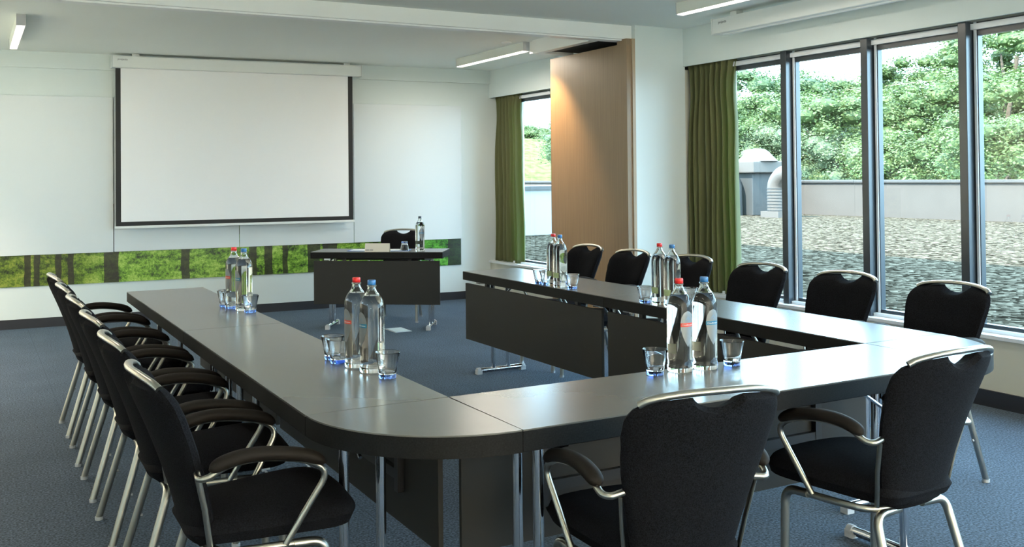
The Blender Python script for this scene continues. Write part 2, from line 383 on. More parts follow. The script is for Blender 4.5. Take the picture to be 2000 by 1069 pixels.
# ---------------------------------------------------------------- screen wall furniture
def wbox(name, x0, x1, o0, o1, z0, z1, ma, parent=None, bevel=0):
    """box on the screen wall: x along it (world x), o = distance out from it"""
    return bx(name, wl(x0), wl(x1), -o1, -o0, z0, z1, ma, parent, bevel=bevel, **({} if parent else dict(loc=(0, WY, 0), rot=TH)))
tag(wbox('forest_mural', -2.0, 5.112, .002, .014, .408, 1.2, mural_m), 'long printed panel of green forest and dark trunks low on the screen wall', 'mural')
BG = 'whiteboard panels across the screen wall'
for x0, x1, off, lab in ((-1.32, -.04, .02, 'whiteboard panel on the screen wall, leftmost of all, over the mural'),
                         (-.03, 1.285, .035, 'whiteboard panel just left of the projection screen, standing slightly proud'),
                         (1.293, 2.536, .02, 'whiteboard panel behind the left half of the projection screen'),
                         (2.542, 3.80, .02, 'whiteboard panel behind the right half of the projection screen'),
                         (3.806, 5.118, .02, 'whiteboard panel right of the projection screen, behind the presenter desk')):
    tag(wbox('whiteboard_panel', x0, x1, .015, off+.012, .716, 2.279, board, bevel=.002), lab, 'whiteboard', BG)
ps = root('projection_screen', 'wide pull-down projection screen with black border on the far wall', 'projection screen', (0, WY, 0), TH)
bm = new_bm(); box(bm, wl(1.268), wl(3.848), -.20, -.07, 2.568, 2.688); cs = obj('housing', bm, cass, ps, bevel=.006)
for xx in (1.262, 3.849): bx('end_cap', wl(xx), wl(xx+.006), -.203, -.067, 2.565, 2.691, cass, cs)
for xx in (1.46, 3.66): bx('bracket', wl(xx), wl(xx+.07), -.16, -.09, 2.688, ZC-.002, cass, ps)
bx('screen_surface', wl(1.352), wl(3.711), -.1385, -.135, 1.020, 2.572, screen_w, ps)
bm = new_bm()
for x0, x1, z0, z1 in ((1.304, 1.352, .978, 2.57), (3.711, 3.763, .978, 2.57), (1.352, 3.711, .978, 1.020)): box(bm, wl(x0), wl(x1), -.139, -.135, z0, z1)
obj('black_border', bm, black, ps)
bx('bottom_bar', wl(1.29), wl(3.775), -.146, -.128, .952, .978, cass, ps, bevel=.003)
def text_mesh(txt, size, extrude=.0004):
    cu = bpy.data.curves.new('t', 'FONT'); cu.body = txt; cu.size = size; cu.extrude = extrude; cu.align_x = 'CENTER'; cu.align_y = 'CENTER'
    o = bpy.data.objects.new('t', cu); COL.objects.link(o); bpy.context.view_layer.update()
    me = bpy.data.meshes.new_from_object(o.evaluated_get(bpy.context.evaluated_depsgraph_get()))
    COL.objects.unlink(o); bpy.data.objects.remove(o); bpy.data.curves.remove(cu)
    return me
def put_text(name, me, ma, parent, M4):
    me = me.copy(); me.transform(M4); me.materials.clear(); me.materials.append(ma)
    o = bpy.data.objects.new(name, me); COL.objects.link(o); o.parent = parent; return o
brand = text_mesh('projecta', .028)
put_text('maker_mark', brand, ink, cs, Matrix.Translation((wl(1.268+.10), -.2008, 2.652)) @ Matrix.Rotation(pi/2, 4, 'X'))
# second screen, rolled up, under the ceiling by the near window
ns = root('rolled_projection_screen', 'white projection screen case, rolled up, under the ceiling beside the near window', 'projection screen', (5.22, 0, 0))
ch = bx('housing', 0, .13, 3.3, 5.95, 2.556, 2.676, cass, ns, bevel=.006)
bx('end_cap', -.003, .133, 5.95, 5.956, 2.553, 2.679, cass, ch)
bx('bottom_slot', .05, .09, 3.35, 5.88, 2.548, 2.556, white, ns)
for yy in (5.70, 3.6): bx('bracket', .03, .10, yy, yy+.07, 2.676, ZC-.002, cass, ns)
put_text('maker_mark', brand, ink, ch, Matrix.Translation((-.0008, 5.83, 2.64)) @ Matrix.Rotation(-pi/2, 4, 'Z') @ Matrix.Rotation(pi/2, 4, 'X'))

# ---------------------------------------------------------------- ceiling lamps
def lamp(x, y0, y1, label, k=1):
    r = root('ceiling_lamp', label, 'ceiling lamp', (x, (y0+y1)/2, ZC), 0, 'box lamps along the ceiling')
    L = (y1-y0)/2
    bm = new_bm(); box(bm, -.032, .032, -L, L, -.085, 0); h = obj('housing', bm, lampw, r, bevel=.002)
    for ss in (-1, 1): bm = new_bm(); box(bm, -.034, .034, min(ss*L, ss*(L+.004)), max(ss*L, ss*(L+.004)), -.088, 0); obj('end_cap', bm, capm, h)
    bm = new_bm(); box(bm, -.028, .028, -L+.01, L-.01, -.092, -.085); obj('diffuser', bm, diff_m, r)
    ld = bpy.data.lights.new('tube_light', 'AREA'); ld.shape = 'RECTANGLE'; ld.size = .055; ld.size_y = 2*L-.05; ld.energy = LAMP_POWER*k; ld.color = LAMP_COL
    lo = bpy.data.objects.new('tube_light', ld); COL.objects.link(lo); lo.parent = r; lo.location = (0, 0, -.095)
for x, y0, y1, k, lab in ((.352, 8.20, 9.66, .12, 'white box lamp with lit underside under the far ceiling, left of the projection screen'),
                       (4.655, 7.91, 9.35, .4, 'long white box lamp under the far ceiling, right of the projection screen'),
                       (4.655, 4.20, 5.66, .2, 'white box lamp on the near ceiling beside the rolled-up screen case'),
                       (.352, 4.20, 5.66, .12, 'added white box lamp above the left table, out of view'),  # added to brighten the room, like the two lamps after it
                       (.352, .4, 1.86, .06, 'added white box lamp above the camera, out of view'),
                       (4.655, .4, 1.86, .2, 'added white box lamp near the window side, out of view')):
    lamp(x, y0, y1, lab, k)
def fill_lamp(x, y, rz, L, power, label):  # added fill, out of view: bounces off the plain walls to lift the ceiling
    # the light faces local -x (towards the wall), tilted down
    r = root('fill_lamp', label, 'ceiling lamp', (x, y, ZC), rz, 'added fill lamps along the plain walls')
    bm = new_bm(); box(bm, -.03, .05, -L/2, L/2, -.07, 0); obj('housing', bm, lampw, r, bevel=.002)
    ld = bpy.data.lights.new('tube_light', 'AREA'); ld.shape = 'RECTANGLE'; ld.size = .05; ld.size_y = L-.05; ld.energy = power; ld.color = FILL_COL
    lo = bpy.data.objects.new('tube_light', ld); COL.objects.link(lo); lo.parent = r; lo.location = (-.04, 0, -.05)
    lo.rotation_euler = Vector((-.62, 0, -.78)).to_track_quat('-Z', 'Y').to_euler()
for y, k in ((1.0, .05), (4.8, .18), (8.3, 1.05)): fill_lamp(XL+.75, y, 0, 3.0, FILL_POWER*k, 'added fill lamp aimed at the plain left wall, out of view, '+{1.0: 'level with the camera', 4.8: 'level with the middle chairs', 8.3: 'level with the mural end'}[y])
for x in (1.2, 4.0): fill_lamp(x, YB+.75, pi/2, 3.0, FILL_POWER*2.3, 'added fill lamp aimed at the wall behind the camera, %s' % ('left' if x < 2 else 'right'))
# recessed downlight washing the wood panel
dl = root('ceiling_downlight', 'small recessed spotlight washing the wooden partition panels', 'ceiling lamp', (4.50, 8.02, ZC))
bm = new_bm(); lathe(bm, [(.0, -.002), (.035, -.002), (.045, -.008), (.05, -.004), (.05, 0), (0, 0)], 24); obj('bezel', bm, white, dl, smooth=True)
sd = bpy.data.lights.new('spot_light', 'SPOT'); sd.energy = 100; sd.spot_size = radians(62); sd.spot_blend = .8; sd.color = (1, .62, .28); sd.shadow_soft_size = .03
so = bpy.data.objects.new('spot_light', sd); COL.objects.link(so); so.parent = dl; so.location = (0, 0, -.02)
so.rotation_euler = Vector((.5, -.22, -1)).to_track_quat('-Z', 'Y').to_euler()

# ---------------------------------------------------------------- folding partition parked by the pillar
for k in range(4):
    x = 4.925+.115*k
    p = root('folding_wall_panel', ('oak-veneered partition panel parked beside the pillar, facing the room', 'second parked partition panel, behind the oak face',
             'third parked partition panel from the room side', 'partition panel parked closest to the window wall')[k], 'partition panel', (x, 7.36, 0), 0, 'parked folding wall panels')
    bx('leaf', 0, .105, -.55, .56, .02, 2.565, oak, p, bevel=.002)
    bx('edge_profile', .015, .09, .56, .575, .02, 2.56, darkmet, p)
struct(bx('trim_jamb', 4.905, 4.985, 6.665, 6.80, 0, 2.60, oak))
struct(bx('trim_jamb_edge', 4.955, 4.985, 6.650, 6.665, 0, 2.60, oak_l))

# ---------------------------------------------------------------- curtains
def curtain(name, y0, y1, z0, z1, n, seed, label):
    rnd = random.Random(seed); bm = new_bm(); NU, NV = n*12, 40; g = []
    ph = [rnd.uniform(-.9, .9) for _ in range(n+2)]; am = [rnd.uniform(.5, 1.35) for _ in range(n+2)]
    for j in range(NV+1):
        v = j/NV; z = z0+(z1-z0)*v; row = []
        for i in range(NU+1):
            u = i/NU; k = u*n; ki = int(k); fr_ = k-ki
            a = (am[ki]*(1-fr_)+am[ki+1]*fr_)*(.034 if v < .92 else .034-.018*(v-.92)/.08); pp = ph[ki]*(1-fr_)+ph[ki+1]*fr_
            x = 5.562+a*sin(2*pi*k+pp*(1-v)*2)+.006*sin(9*v+ki)
            flare = 1.06-.06*v if v < .93 else 1.0+.05*(v-.93)/.07
            pinch = 1-.10*math.exp(-((v-.86)/.10)**2)
            y = y0+(y1-y0)*(.5+(u-.5)*flare*pinch)+.012*(1-v)*sin(4*pi*k/3+seed)
            x += .008*sin(2*pi*k*2)*(1 if v > .95 else 0)
            row.append(bm.verts.new((x, y, z)))
        g.append(row)
    for j in range(NV):
        for i in range(NU): bm.faces.new((g[j][i], g[j][i+1], g[j+1][i+1], g[j+1][i]))
    c = obj('drape', bm, curtain_m, None, smooth=True)
    md = c.modifiers.new('solid', 'SOLIDIFY'); md.thickness = .003
    r = root(name, label, 'curtain', (5.575, (y0+y1)/2, z0)); c.parent = r; c.location = (-5.575, -(y0+y1)/2, -z0)
    rr = bx('curtain_rail', 5.55, 5.60, y0-.05, y1+.05, z1+.005, z1+.03, white, r); rr.location = (-5.575, -(y0+y1)/2, -z0)
curtain('curtain', 6.07, 6.635, .445, 2.42, 8, 3, 'olive green pleated curtain beside the white pillar, at the near window')
curtain('curtain', 9.60, 10.18, .445, 2.42, 7, 5, 'olive green pleated curtain in the far corner beside the narrow window')

# ---------------------------------------------------------------- tables
TZ, TT = .74, .062
def tleg(parent, x, w):
    """T leg at local x: two posts on a foot bar across the width"""
    l = bpy.data.objects.new
    bm = new_bm(); tube(bm, [(x, -.062, .04), (x, -.062, TZ-TT)], .0165, 12); o = obj('leg', bm, chrome, parent, smooth=True)
    bm = new_bm(); tube(bm, [(x, .062, .04), (x, .062, TZ-TT)], .0165, 12); obj('leg', bm, chrome, parent, smooth=True)
    bm = new_bm(); tube(bm, [(x, -w/2+.06, .026), (x, w/2-.06, .026)], .0185, 12); obj('foot_bar', bm, chrome, o, smooth=True)
    for s in (-1, 1):
        bm = new_bm(); tube(bm, [(x, s*(w/2-.06), .026), (x, s*(w/2-.035), .026)], .022, 12); box(bm, x-.02, x+.02, s*(w/2-.05)-.02, s*(w/2-.05)+.02, 0, .03)
        obj('foot_cap', bm, capm, o, smooth=True)
    s = 1 if x < 0 else -1
    bm = new_bm(); tube(bm, [(x+s*.02, 0, TZ-.20), (x+s*.22, 0, TZ-TT-.012)], .007, 8); box(bm, x-.03, x+.03, -w/2+.05, w/2-.05, TZ-TT-.02, TZ-TT)
    obj('leg_bracket', bm, chrome, o, smooth=True)
def table(label, loc, rz, L, w=.4648, panel=True, group='grey tables joined in a horseshoe', side=1):
    r = root('conference_table', label, 'table', (loc[0], loc[1], 0), rz, group)
    bm = new_bm(); box(bm, -L/2+.003, L/2-.003, -w/2+.001, w/2-.001, TZ-.004, TZ); obj('tabletop', bm, top_m, r)
    bm = new_bm(); box(bm, -L/2+.001, L/2-.001, -w/2, w/2, TZ-TT, TZ-.004); obj('edge_band', bm, edge_m, r, bevel=.002)
    for x in (-L/2+.15, L/2-.15): tleg(r, x, w)
    if panel:
        yy = side*(w/2-.016)
        bm = new_bm(); box(bm, -L/2+.03, L/2-.03, yy-.009, yy+.009, .245, .655); p = obj('modesty_panel', bm, panel_m, r, bevel=.002)
        for s in (-1, 1):
            x = s*(L/2-.32); y2 = yy-side*.02
            bm = new_bm(); box(bm, x-.016, x+.016, y2-.012, y2+.012, .36, TZ-TT); obj('panel_bracket', bm, darkmet, p)
            bm = new_bm()
            for zz in (.31, .42, .53, .62):
                lathe(bm, [(0, 0), (.004, 0), (.004, .0012), (0, .0012)], 8)
                bmesh.ops.rotate(bm, verts=bm.verts[-18:], cent=(0, 0, 0), matrix=Matrix.Rotation(-side*pi/2, 3, 'X')); bmesh.ops.translate(bm, verts=bm.verts[-18:], vec=(s*(L/2-.2), yy+side*.009, zz))
                bm.verts.ensure_lookup_table()
            obj('screw_cap', bm, darkmet, p)
        bm = new_bm(); box(bm, -L/2+.33, L/2-.33, yy-side*.02-.010, yy-side*.02+.010, .40, .435); obj('panel_rail', bm, darkmet, r)
    bm = new_bm(); box(bm, -L/2+.2, L/2-.2, -.02, .02, TZ-TT-.03, TZ-TT); obj('stretcher', bm, darkmet, r)
    return r
LX, RX, NY, TW = 1.3298, 3.2147, 2.7648, .4648
# local x runs along the table; side=+1 puts the panel on local +y
table('grey table in the left arm of the horseshoe, far half towards the mural', (LX-TW/2, (4.60+6.412)/2), -pi/2, 6.412-4.60)
table('grey table in the left arm of the horseshoe, near half, two bottles and three tumblers', (LX-TW/2, (NY+4.60)/2), -pi/2, 4.60-NY)
table('grey table in the right arm of the horseshoe, far half, starting opposite the presenter desk', (RX+TW/2, (4.618+6.424)/2), pi/2, 6.424-4.618)
table('grey table in the right arm of the horseshoe, near half, beside the near window', (RX+TW/2, (NY+4.618)/2), pi/2, 4.618-NY)
table('grey table closing the near end of the horseshoe, between its two rounded corners', ((LX+RX)/2, NY-TW/2), 0, RX-LX)
def corner(label, cx, cy, a0):
    r = root('corner_table_segment', label, 'table', (cx, cy, 0), 0, 'rounded corner pieces of the horseshoe')
    pts = lambda R, e: [(e*cos(a0+pi/4)*1.414, e*sin(a0+pi/4)*1.414)]+[(R*cos(a0+pi/2*k/28), R*sin(a0+pi/2*k/28)) for k in range(29)]
    bm = new_bm(); prism(bm, pts(TW-.002, .004), TZ-.004, TZ); obj('tabletop', bm, top_m, r)
    bm = new_bm(); prism(bm, pts(TW-.001, .001), TZ-TT, TZ-.004); obj('edge_band', bm, edge_m, r, smooth=True)
corner('rounded quarter-circle table corner at the near left of the horseshoe', LX, NY, pi)
corner('rounded quarter-circle table corner at the near right, behind the rightmost armchair', RX, NY, -pi/2)
DR = radians(-34.5); DW = .45; DL = 1.27
dfl = Vector((2.85, 8.92)); dx = Vector((cos(DR), sin(DR))); dn = Vector((-sin(DR), cos(DR)))
dc = dfl+dx*DL/2+dn*DW/2
table('grey presenter desk standing at an angle in front of the screen wall', dc, DR, DL, DW, group='grey tables', side=-1)

# ---------------------------------------------------------------- chairs
def build_chair(label):
    r = root('conference_armchair', label, 'chair', (0, 0, 0), 0)
    # upholstered back: shell wrapped round, dip for the hand hole
    def hw(v):      # half width over height 0..1 (z .40 -> .88)
        pts = [(0, .085), (.02, .115), (.06, .140), (.15, .155), (.35, .178), (.6, .207), (.8, .224), (.9, .224), (.96, .214), (1, .192)]
        for (a, wa_), (b_, wb_) in zip(pts[:-1], pts[1:]):
            if v <= b_: return wa_+(wb_-wa_)*(v-a)/(b_-a)
        return pts[-1][1]
    NU, NV = 48, 30
    def surf(u, v, side):
        w = hw(v); x = u*w
        dip = .034*max(0, 1-(x/.072)**2)**.8
        ztop = .888-.018*(x/.2)**2-dip*1.0
        z = .385+v*(ztop-.385)
        if v > .7: z = .385+.7*(.888-.385)+(v-.7)/.3*(ztop-(.385+.7*.503))
        yc = -.118-.172*((z-.385)/.503)**1.1+.012*sin(pi*(z-.385)/.503)
        curve = .050*(x/.22)**2                     # back wraps forward at the sides
        e = max(0, 1-abs(u)**5)**.5*max(0, 1-abs(2*v-1)**14)**.5
        t = (.024 if side > 0 else .048)*e          # rear shell thin, front cushion plump
        return Vector((x, yc+curve+(-t if side > 0 else t), z))
    for nm, side in (('back_cushion', -1), ('back_shell', 1)):
        bm = new_bm(); g = []; 
        for j in range(NV+1):
            g.append([bm.verts.new(surf(-1+2*i/NU, j/NV, side)) for i in range(NU+1)])
        for j in range(NV):
            for i in range(NU): bm.faces.new((g[j][i], g[j][i+1], g[j+1][i+1], g[j+1][i]))
        # inner face to close the solid, a hair behind the seam
        h = [[bm.verts.new(surf(-1+2*i/NU, j/NV, side)*1.0 if (i in (0, NU) or j in (0, NV)) else (surf(-1+2*i/NU, j/NV, 1)*.5+surf(-1+2*i/NU, j/NV, -1)*.5)) for i in range(NU+1)] for j in range(NV+1)]
        for j in range(NV):
            for i in range(NU): bm.faces.new((h[j][i], h[j+1][i], h[j+1][i+1], h[j][i+1]))
        bmesh.ops.remove_doubles(bm, verts=bm.verts, dist=.0002)
        obj(nm, bm, fabric, r, smooth=True)
    # top rail
    rail = [(-.198, -.240, .868), (-.172, -.255, .882), (-.10, -.276, .894), (0, -.288, .898), (.10, -.276, .894), (.172, -.255, .882), (.198, -.240, .868)]
    bm = new_bm(); tube(bm, catmull(rail, 6), .011, 12, ell=(.0095, .0125)); obj('top_rail', bm, alu, r, smooth=True)
    # seat
    NU, NV = 24, 24; bm = new_bm(); gt, gb = [], []
    for j in range(NV+1):
        v = -1+2*j/NV; rt_, rb_ = [], []
        for i in range(NU+1):
            u = -1+2*i/NU
            k = 1-.075*abs(v)**6                      # squircle plan
            ku = 1-.10*abs(u)**6
            x = u*k*(.206+.040*v); y = .080+v*ku*.237+(.03*(1-u*u) if v > 0 else 0)*max(0, v)
            ed = (max(0, 1-abs(u)**8)*max(0, 1-abs(v)**8))**.36
            rt_.append(bm.verts.new((x, y, .446+.034*ed+.022*max(0, 1-u*u)*max(0, 1-v*v)+.008*v)))
            rb_.append(bm.verts.new((x, y, .446-.042*ed+.004*v)) if 0 < i < NU and 0 < j < NV else rt_[-1])
        gt.append(rt_); gb.append(rb_)
    for j in range(NV):
        for i in range(NU):
            bm.faces.new((gt[j][i], gt[j][i+1], gt[j+1][i+1], gt[j+1][i]))
            try: bm.faces.new((gb[j][i], gb[j+1][i], gb[j+1][i+1], gb[j][i+1]))
            except ValueError: pass
    obj('seat', bm, fabric, r, smooth=True)
    # frame
    fr_pts = [(-.224, .15, .395), (-.196, -.02, .393), (-.160, -.075, .391), (-.08, -.092, .391), (.08, -.092, .391), (.160, -.075, .391), (.196, -.02, .393), (.224, .15, .395)]
    tb('seat_frame', catmull(fr_pts, 5), .012, alu, r)
    for s in (-1, 1):
        lg = tb('leg', rounded([(s*.222, .12, .395), (s*.224, .215, .391), (s*.226, .225, .012)], .07, 8), .0145, alu, r)
        bm = new_bm(); tube(bm, [(s*.226, .225, 0), (s*.226, .225, .014)], .0165, 10); obj('foot_glide', bm, capm, lg, smooth=True)
        lg = tb('leg', rounded([(s*.055, -.092, .380), (s*.168, -.096, .378), (s*.190, -.205, .012)], .045, 8), .0145, alu, r)
        bm = new_bm(); tube(bm, [(s*.190, -.205, 0), (s*.190, -.205, .014)], .0165, 10); obj('foot_glide', bm, capm, lg, smooth=True)
        bm = new_bm(); tube(bm, [(s*.180, -.150, .20), (s*.180, -.128, .197)], .0055, 8); obj('stacking_buffer', bm, capm, lg, smooth=True)
        # arm: support tube and pad
        ap = rounded([(s*.232, .095, .402), (s*.262, .215, .600), (s*.258, .14, .643), (s*.256, .02, .662), (s*.253, -.07, .655), (s*.246, -.125, .622), (s*.232, -.145, .620), (s*.188, -.140, .626)], .045, 5)
        ar = tb('armrest', ap, .0095, alu, r)
        pad = catmull([(s*.258, .205, .622), (s*.258, .15, .650), (s*.257, .06, .669), (s*.255, -.02, .673), (s*.252, -.08, .662), (s*.249, -.12, .644)], 6)
        bm = new_bm(); tube(bm, pad, .02, 14, ell=(.0195, .0255), rfun=lambda t: max(.02, (1-abs(2*t-1)**7))**.5, refn=(0, .2, 1)); obj('arm_pad', bm, armm, ar, smooth=True)
        # flat bar down the side of the back
        bm = new_bm(); tube(bm, [(s*.200, -.140, .615), (s*.186, -.118, .52), (s*.168, -.100, .405)], .007, 8, ell=(.0045, .009)); obj('back_bar', bm, alu, r, smooth=True)
    return r
chair0 = build_chair('')
G1 = 'armchairs along the left table'; G2 = 'armchairs on the window side'; G3 = 'armchairs at the near table'
first = [True]
def place(x, y, rz, lab, grp):
    if first[0]:
        first[0] = False; chair0.location = (x, y, 0); chair0.rotation_euler = (0, 0, rz); chair0['label'] = lab
        if grp: chair0['group'] = grp
        return
    c = dup(chair0, (x, y, 0), rz, lab)
    if grp: c['group'] = grp
    elif 'group' in c: del c['group']
NL = ('farthest of six, nearest the mural', 'second from the mural', 'third from the mural', 'third from the camera', 'second from the camera', 'nearest the camera, its whole seat in view')
for k, y in enumerate((6.10, 5.48, 4.86, 4.23, 3.60, 2.93)):
    place(.69, y, -pi/2+radians((1, -1, 0, 1, 0, 0)[k]), 'black armchair in the left row, '+NL[k], G1)
NR = ('black armchair in the window row, farthest, against the oak partition, behind a bottle pair', 'black armchair in the window row in front of the oak partition edge and white pillar',
      'black armchair in the window row in front of the green near curtain', 'black armchair in the window row just right of the green curtain', 'black armchair in the window row between two window posts, second nearest',
      'black armchair in the window row, nearest the camera, largest of the row')
for k, (x, y) in enumerate(((3.98, 6.27), (3.95, 5.65), (3.98, 5.04), (3.92, 4.335), (3.93, 3.71), (3.94, 3.08))):
    place(x, y, pi/2+radians((0, 0, 2, 0, 0, -1)[k]), NR[k], G2)
place(1.677, 2.135, radians(-9), 'black armchair with its back to us at the middle of the near table', G3)
place(2.622, 2.185, radians(2), 'black armchair with its back to us at the near right, by the rounded corner', G3)
dch = dc+dn*.52+dx*.06
place(dch.x, dch.y, DR+pi, 'black armchair behind the angled presenter desk', None)

# ---------------------------------------------------------------- bottles and tumblers
BR = .043
def build_bottle(capmat, band, label):
    r = root('water_bottle', label, 'bottle')
    outer = [(0, .004), (.030, .001), (.041, .0), (.0445, .004), (.0455, .014), (.0435, .028), (.0425, .036), (.0445, .046), (.0445, .236), (.0438, .250), (.0410, .262), (.0350, .276), (.0265, .288), (.0200, .298), (.0160, .308), (.0150, .314), (.0150, .317), (.0170, .319), (.0170, .322), (.0140, .323)]
    cav = [(.0118, .323), (.0118, .312), (.014, .302), (.019, .293), (.0255, .284), (.0, .284)]
    bm = new_bm(); lathe(bm, outer+cav, 40); obj('glass_body', bm, bottle_m, r, smooth=True)
    bm = new_bm(); lathe(bm, [(0, .3235), (.0138, .3235), (.0148, .325), (.0148, .339), (.0136, .342), (0, .342)], 28); obj('cap', bm, capmat, r, smooth=True)
    # front label: silver leaf shape wrapped on the cylinder, centred on +x
    def wrap(bm, pts_fn, R, mi=0): pass
    bm = new_bm(); R = .0450; N = 24; grid = []
    zt, zb = .226, .096
    for j in range(N+1):
        t = j/N; z = zb+(zt-zb)*t
        half = .60*math.sin(pi*min(1, t/.62)/2)**.75 if t < .62 else .60*max(0, 1-((t-.62)/.38)**2.2)**.5
        half = max(half, .012)
        grid.append([bm.verts.new((R*cos(a), R*sin(a), z)) for a in [half*(-1+2*i/14) for i in range(15)]])
    for j in range(N):
        for i in range(14): bm.faces.new((grid[j][i], grid[j][i+1], grid[j+1][i+1], grid[j+1][i]))
    lb = obj('label', bm, silver, r, smooth=True)
    bm = new_bm(); R = .0452
    a_ = [[bm.verts.new((R*cos(a), R*sin(a), z)) for a in [.62*(-1+2*i/16) for i in range(17)]] for z in (.168, .182)]
    for i in range(16): bm.faces.new((a_[0][i], a_[0][i+1], a_[1][i+1], a_[1][i]))
    obj('name_band', bm, band, lb, smooth=True)
    me = text_mesh('Chaudfontaine', .0092, 0)
    for v in me.vertices:
        a = v.co.x/R*.86; z = v.co.y+.175; v.co = Vector(((R+.0002)*cos(a), (R+.0002)*sin(a), z))
    me.materials.clear(); me.materials.append(whiteink)
    o = bpy.data.objects.new('lettering', me); COL.objects.link(o); o.parent = lb
    bm = new_bm(); R = .0452                        # pale mountain-like crest
    rnd = random.Random(4)
    for a, z, s in ((0, .182, .010), (-.12, .178, .007), (.14, .177, .007), (.03, .173, .006), (-.2, .172, .005), (.22, .171, .004)):
        vs = [bm.verts.new((R*cos(a+da*s/R), R*sin(a+da*s/R), z+.018+dz*s)) for da, dz in ((-.55, -.5), (0, -.15), (.55, -.5), (.12, .75))]
        bm.faces.new(vs)
    obj('crest', bm, emblem_m, lb)
    bm = new_bm(); R = .0450
    a_ = [[bm.verts.new((R*cos(a), R*sin(a), z)) for a in [pi+.6*(-1+2*i/10) for i in range(11)]] for z in (.062, .096)]
    for i in range(10): bm.faces.new((a_[0][i], a_[0][i+1], a_[1][i+1], a_[1][i]))
    obj('back_label', bm, backlab, r, smooth=True)
    bm = new_bm(); lathe(bm, [(0, 0), (.006, 0), (.006, .0012), (0, .0012)], 14)
    bmesh.ops.rotate(bm, verts=bm.verts, cent=(0, 0, 0), matrix=Matrix.Rotation(pi/2, 3, 'Y')); bmesh.ops.translate(bm, verts=bm.verts, vec=(.0152, 0, .303)); obj('neck_seal', bm, silver, r)
    for o in [o for o in bpy.data.objects if o.parent == r or (o.parent and o.parent.parent == r)]:
        for v in o.data.vertices: v.co.z *= .956
    return r
def build_tumbler(label):
    r = root('tumbler', label, 'drinking glass')
    bm = new_bm()
    lathe(bm, [(0, .018), (.026, .018), (.0285, .022), (.0315, .042), (.0425, .088), (.0435, .0895), (.0445, .088), (.0345, .042), (.0305, .018), (.0300, .0145), (0, .0145)], 36)
    obj('bowl', bm, tumbler_m, r, smooth=True)
    bm = new_bm(); lathe(bm, [(0, 0), (.0285, 0), (.0298, .002), (.0300, .0142), (0, .0142)], 36); obj('base', bm, tumbler_b, r, smooth=True)
    return r
rb = build_bottle(red, redband, ''); bb = build_bottle(blue, blueband, '')
usedr, usedb = [False], [False]
def bottle(kind, x, y, ang, lab, grp='glass water bottles on the tables'):
    src, fl = (rb, usedr) if kind == 'r' else (bb, usedb)
    if not fl[0]:
        fl[0] = True; src.location = (x, y, TZ); src.rotation_euler = (0, 0, ang); src['label'] = lab; src['group'] = grp; return src
    return dup(src, (x, y, TZ), ang, lab, grp)
# label angle: direction the front label faces
bottle('r', 1.262, 5.285, pi+.25, 'red-capped water bottle on the left table, far pair')
bottle('b', 1.284, 5.160, pi+.25, 'blue-capped water bottle on the left table, far pair')
bottle('r', 1.258, 3.390, pi+.15, 'red-capped water bottle on the left table, near pair')
bottle('b', 1.272, 3.272, pi+.15, 'blue-capped water bottle on the left table, near pair')
bottle('r', 2.216, 2.716, -1.55, 'red-capped water bottle with silver label on the near table')
bottle('b', 2.322, 2.706, -1.55, 'blue-capped water bottle with silver label on the near table')
bottle('r', 3.296, 5.285, .2, 'red-capped water bottle on the window-side table, far pair')
bottle('b', 3.270, 5.165, .2, 'blue-capped water bottle on the window-side table, far pair')
bottle('r', 3.288, 4.190, .1, 'red-capped water bottle on the window-side table, middle pair')
bottle('b', 3.272, 4.065, .1, 'blue-capped water bottle on the window-side table, middle pair')
db = dfl+dx*1.02+dn*.20
b3 = bottle('b', db.x, db.y, -pi/2, 'clear water bottle with dark cap on the presenter desk', None)
if 'group' in b3: del b3['group']
for c in b3.children:
    if c.name.startswith('cap'):
        c.data = c.data.copy(); c.data.materials[0] = greyblue
tum = [None]
def tumbler(x, y, lab, z=TZ, grp='blue-based tumblers on the tables'):
    if tum[0] is None:
        tum[0] = build_tumbler(lab); tum[0].location = (x, y, z); tum[0]['group'] = grp; return tum[0]
    return dup(tum[0], (x, y, z), random.uniform(0, 6), lab, grp)
for x, y, lab in ((1.232, 5.36, 'blue-based tumbler behind the far left bottle pair, leftmost'), (1.238, 5.278-.02, 'blue-based tumbler tucked against the far left bottles, on their left'),
                  (1.290, 5.055, 'blue-based tumbler in front of the far left bottle pair'),
                  (1.228, 3.575, 'blue-based tumbler behind the near left bottle pair, leftmost'), (1.222, 3.490, 'blue-based tumbler touching the near left bottle pair on its left'),
                  (1.277, 3.140, 'blue-based tumbler in front of the near left bottle pair'),
                  (2.100, 2.708, 'blue-based tumbler left of the bottle pair on the near table'), (2.443, 2.700, 'blue-based tumbler right of the bottle pair on the near table'),
                  (3.262, 5.405, 'blue-based tumbler left of the far window-side bottles, leftmost'), (3.268, 5.340-.01, 'blue-based tumbler just left of the far window-side bottles'),
                  (3.282, 5.045, 'blue-based tumbler right of the far window-side bottles'),
                  (3.250, 4.272, 'blue-based tumbler left of the middle window-side bottles'), (3.41, 4.09, 'blue-based tumbler seen between the two near bottles, on the window-side table')):
    tumbler(x, y, lab)
dg = dfl+dx*.88+dn*.15
tg = tumbler(dg.x, dg.y, 'upturned tumbler on the presenter desk, left of the bottle', TZ+.090, None)
tg.rotation_euler = (pi, 0, 0)
if 'group' in tg: del tg['group']
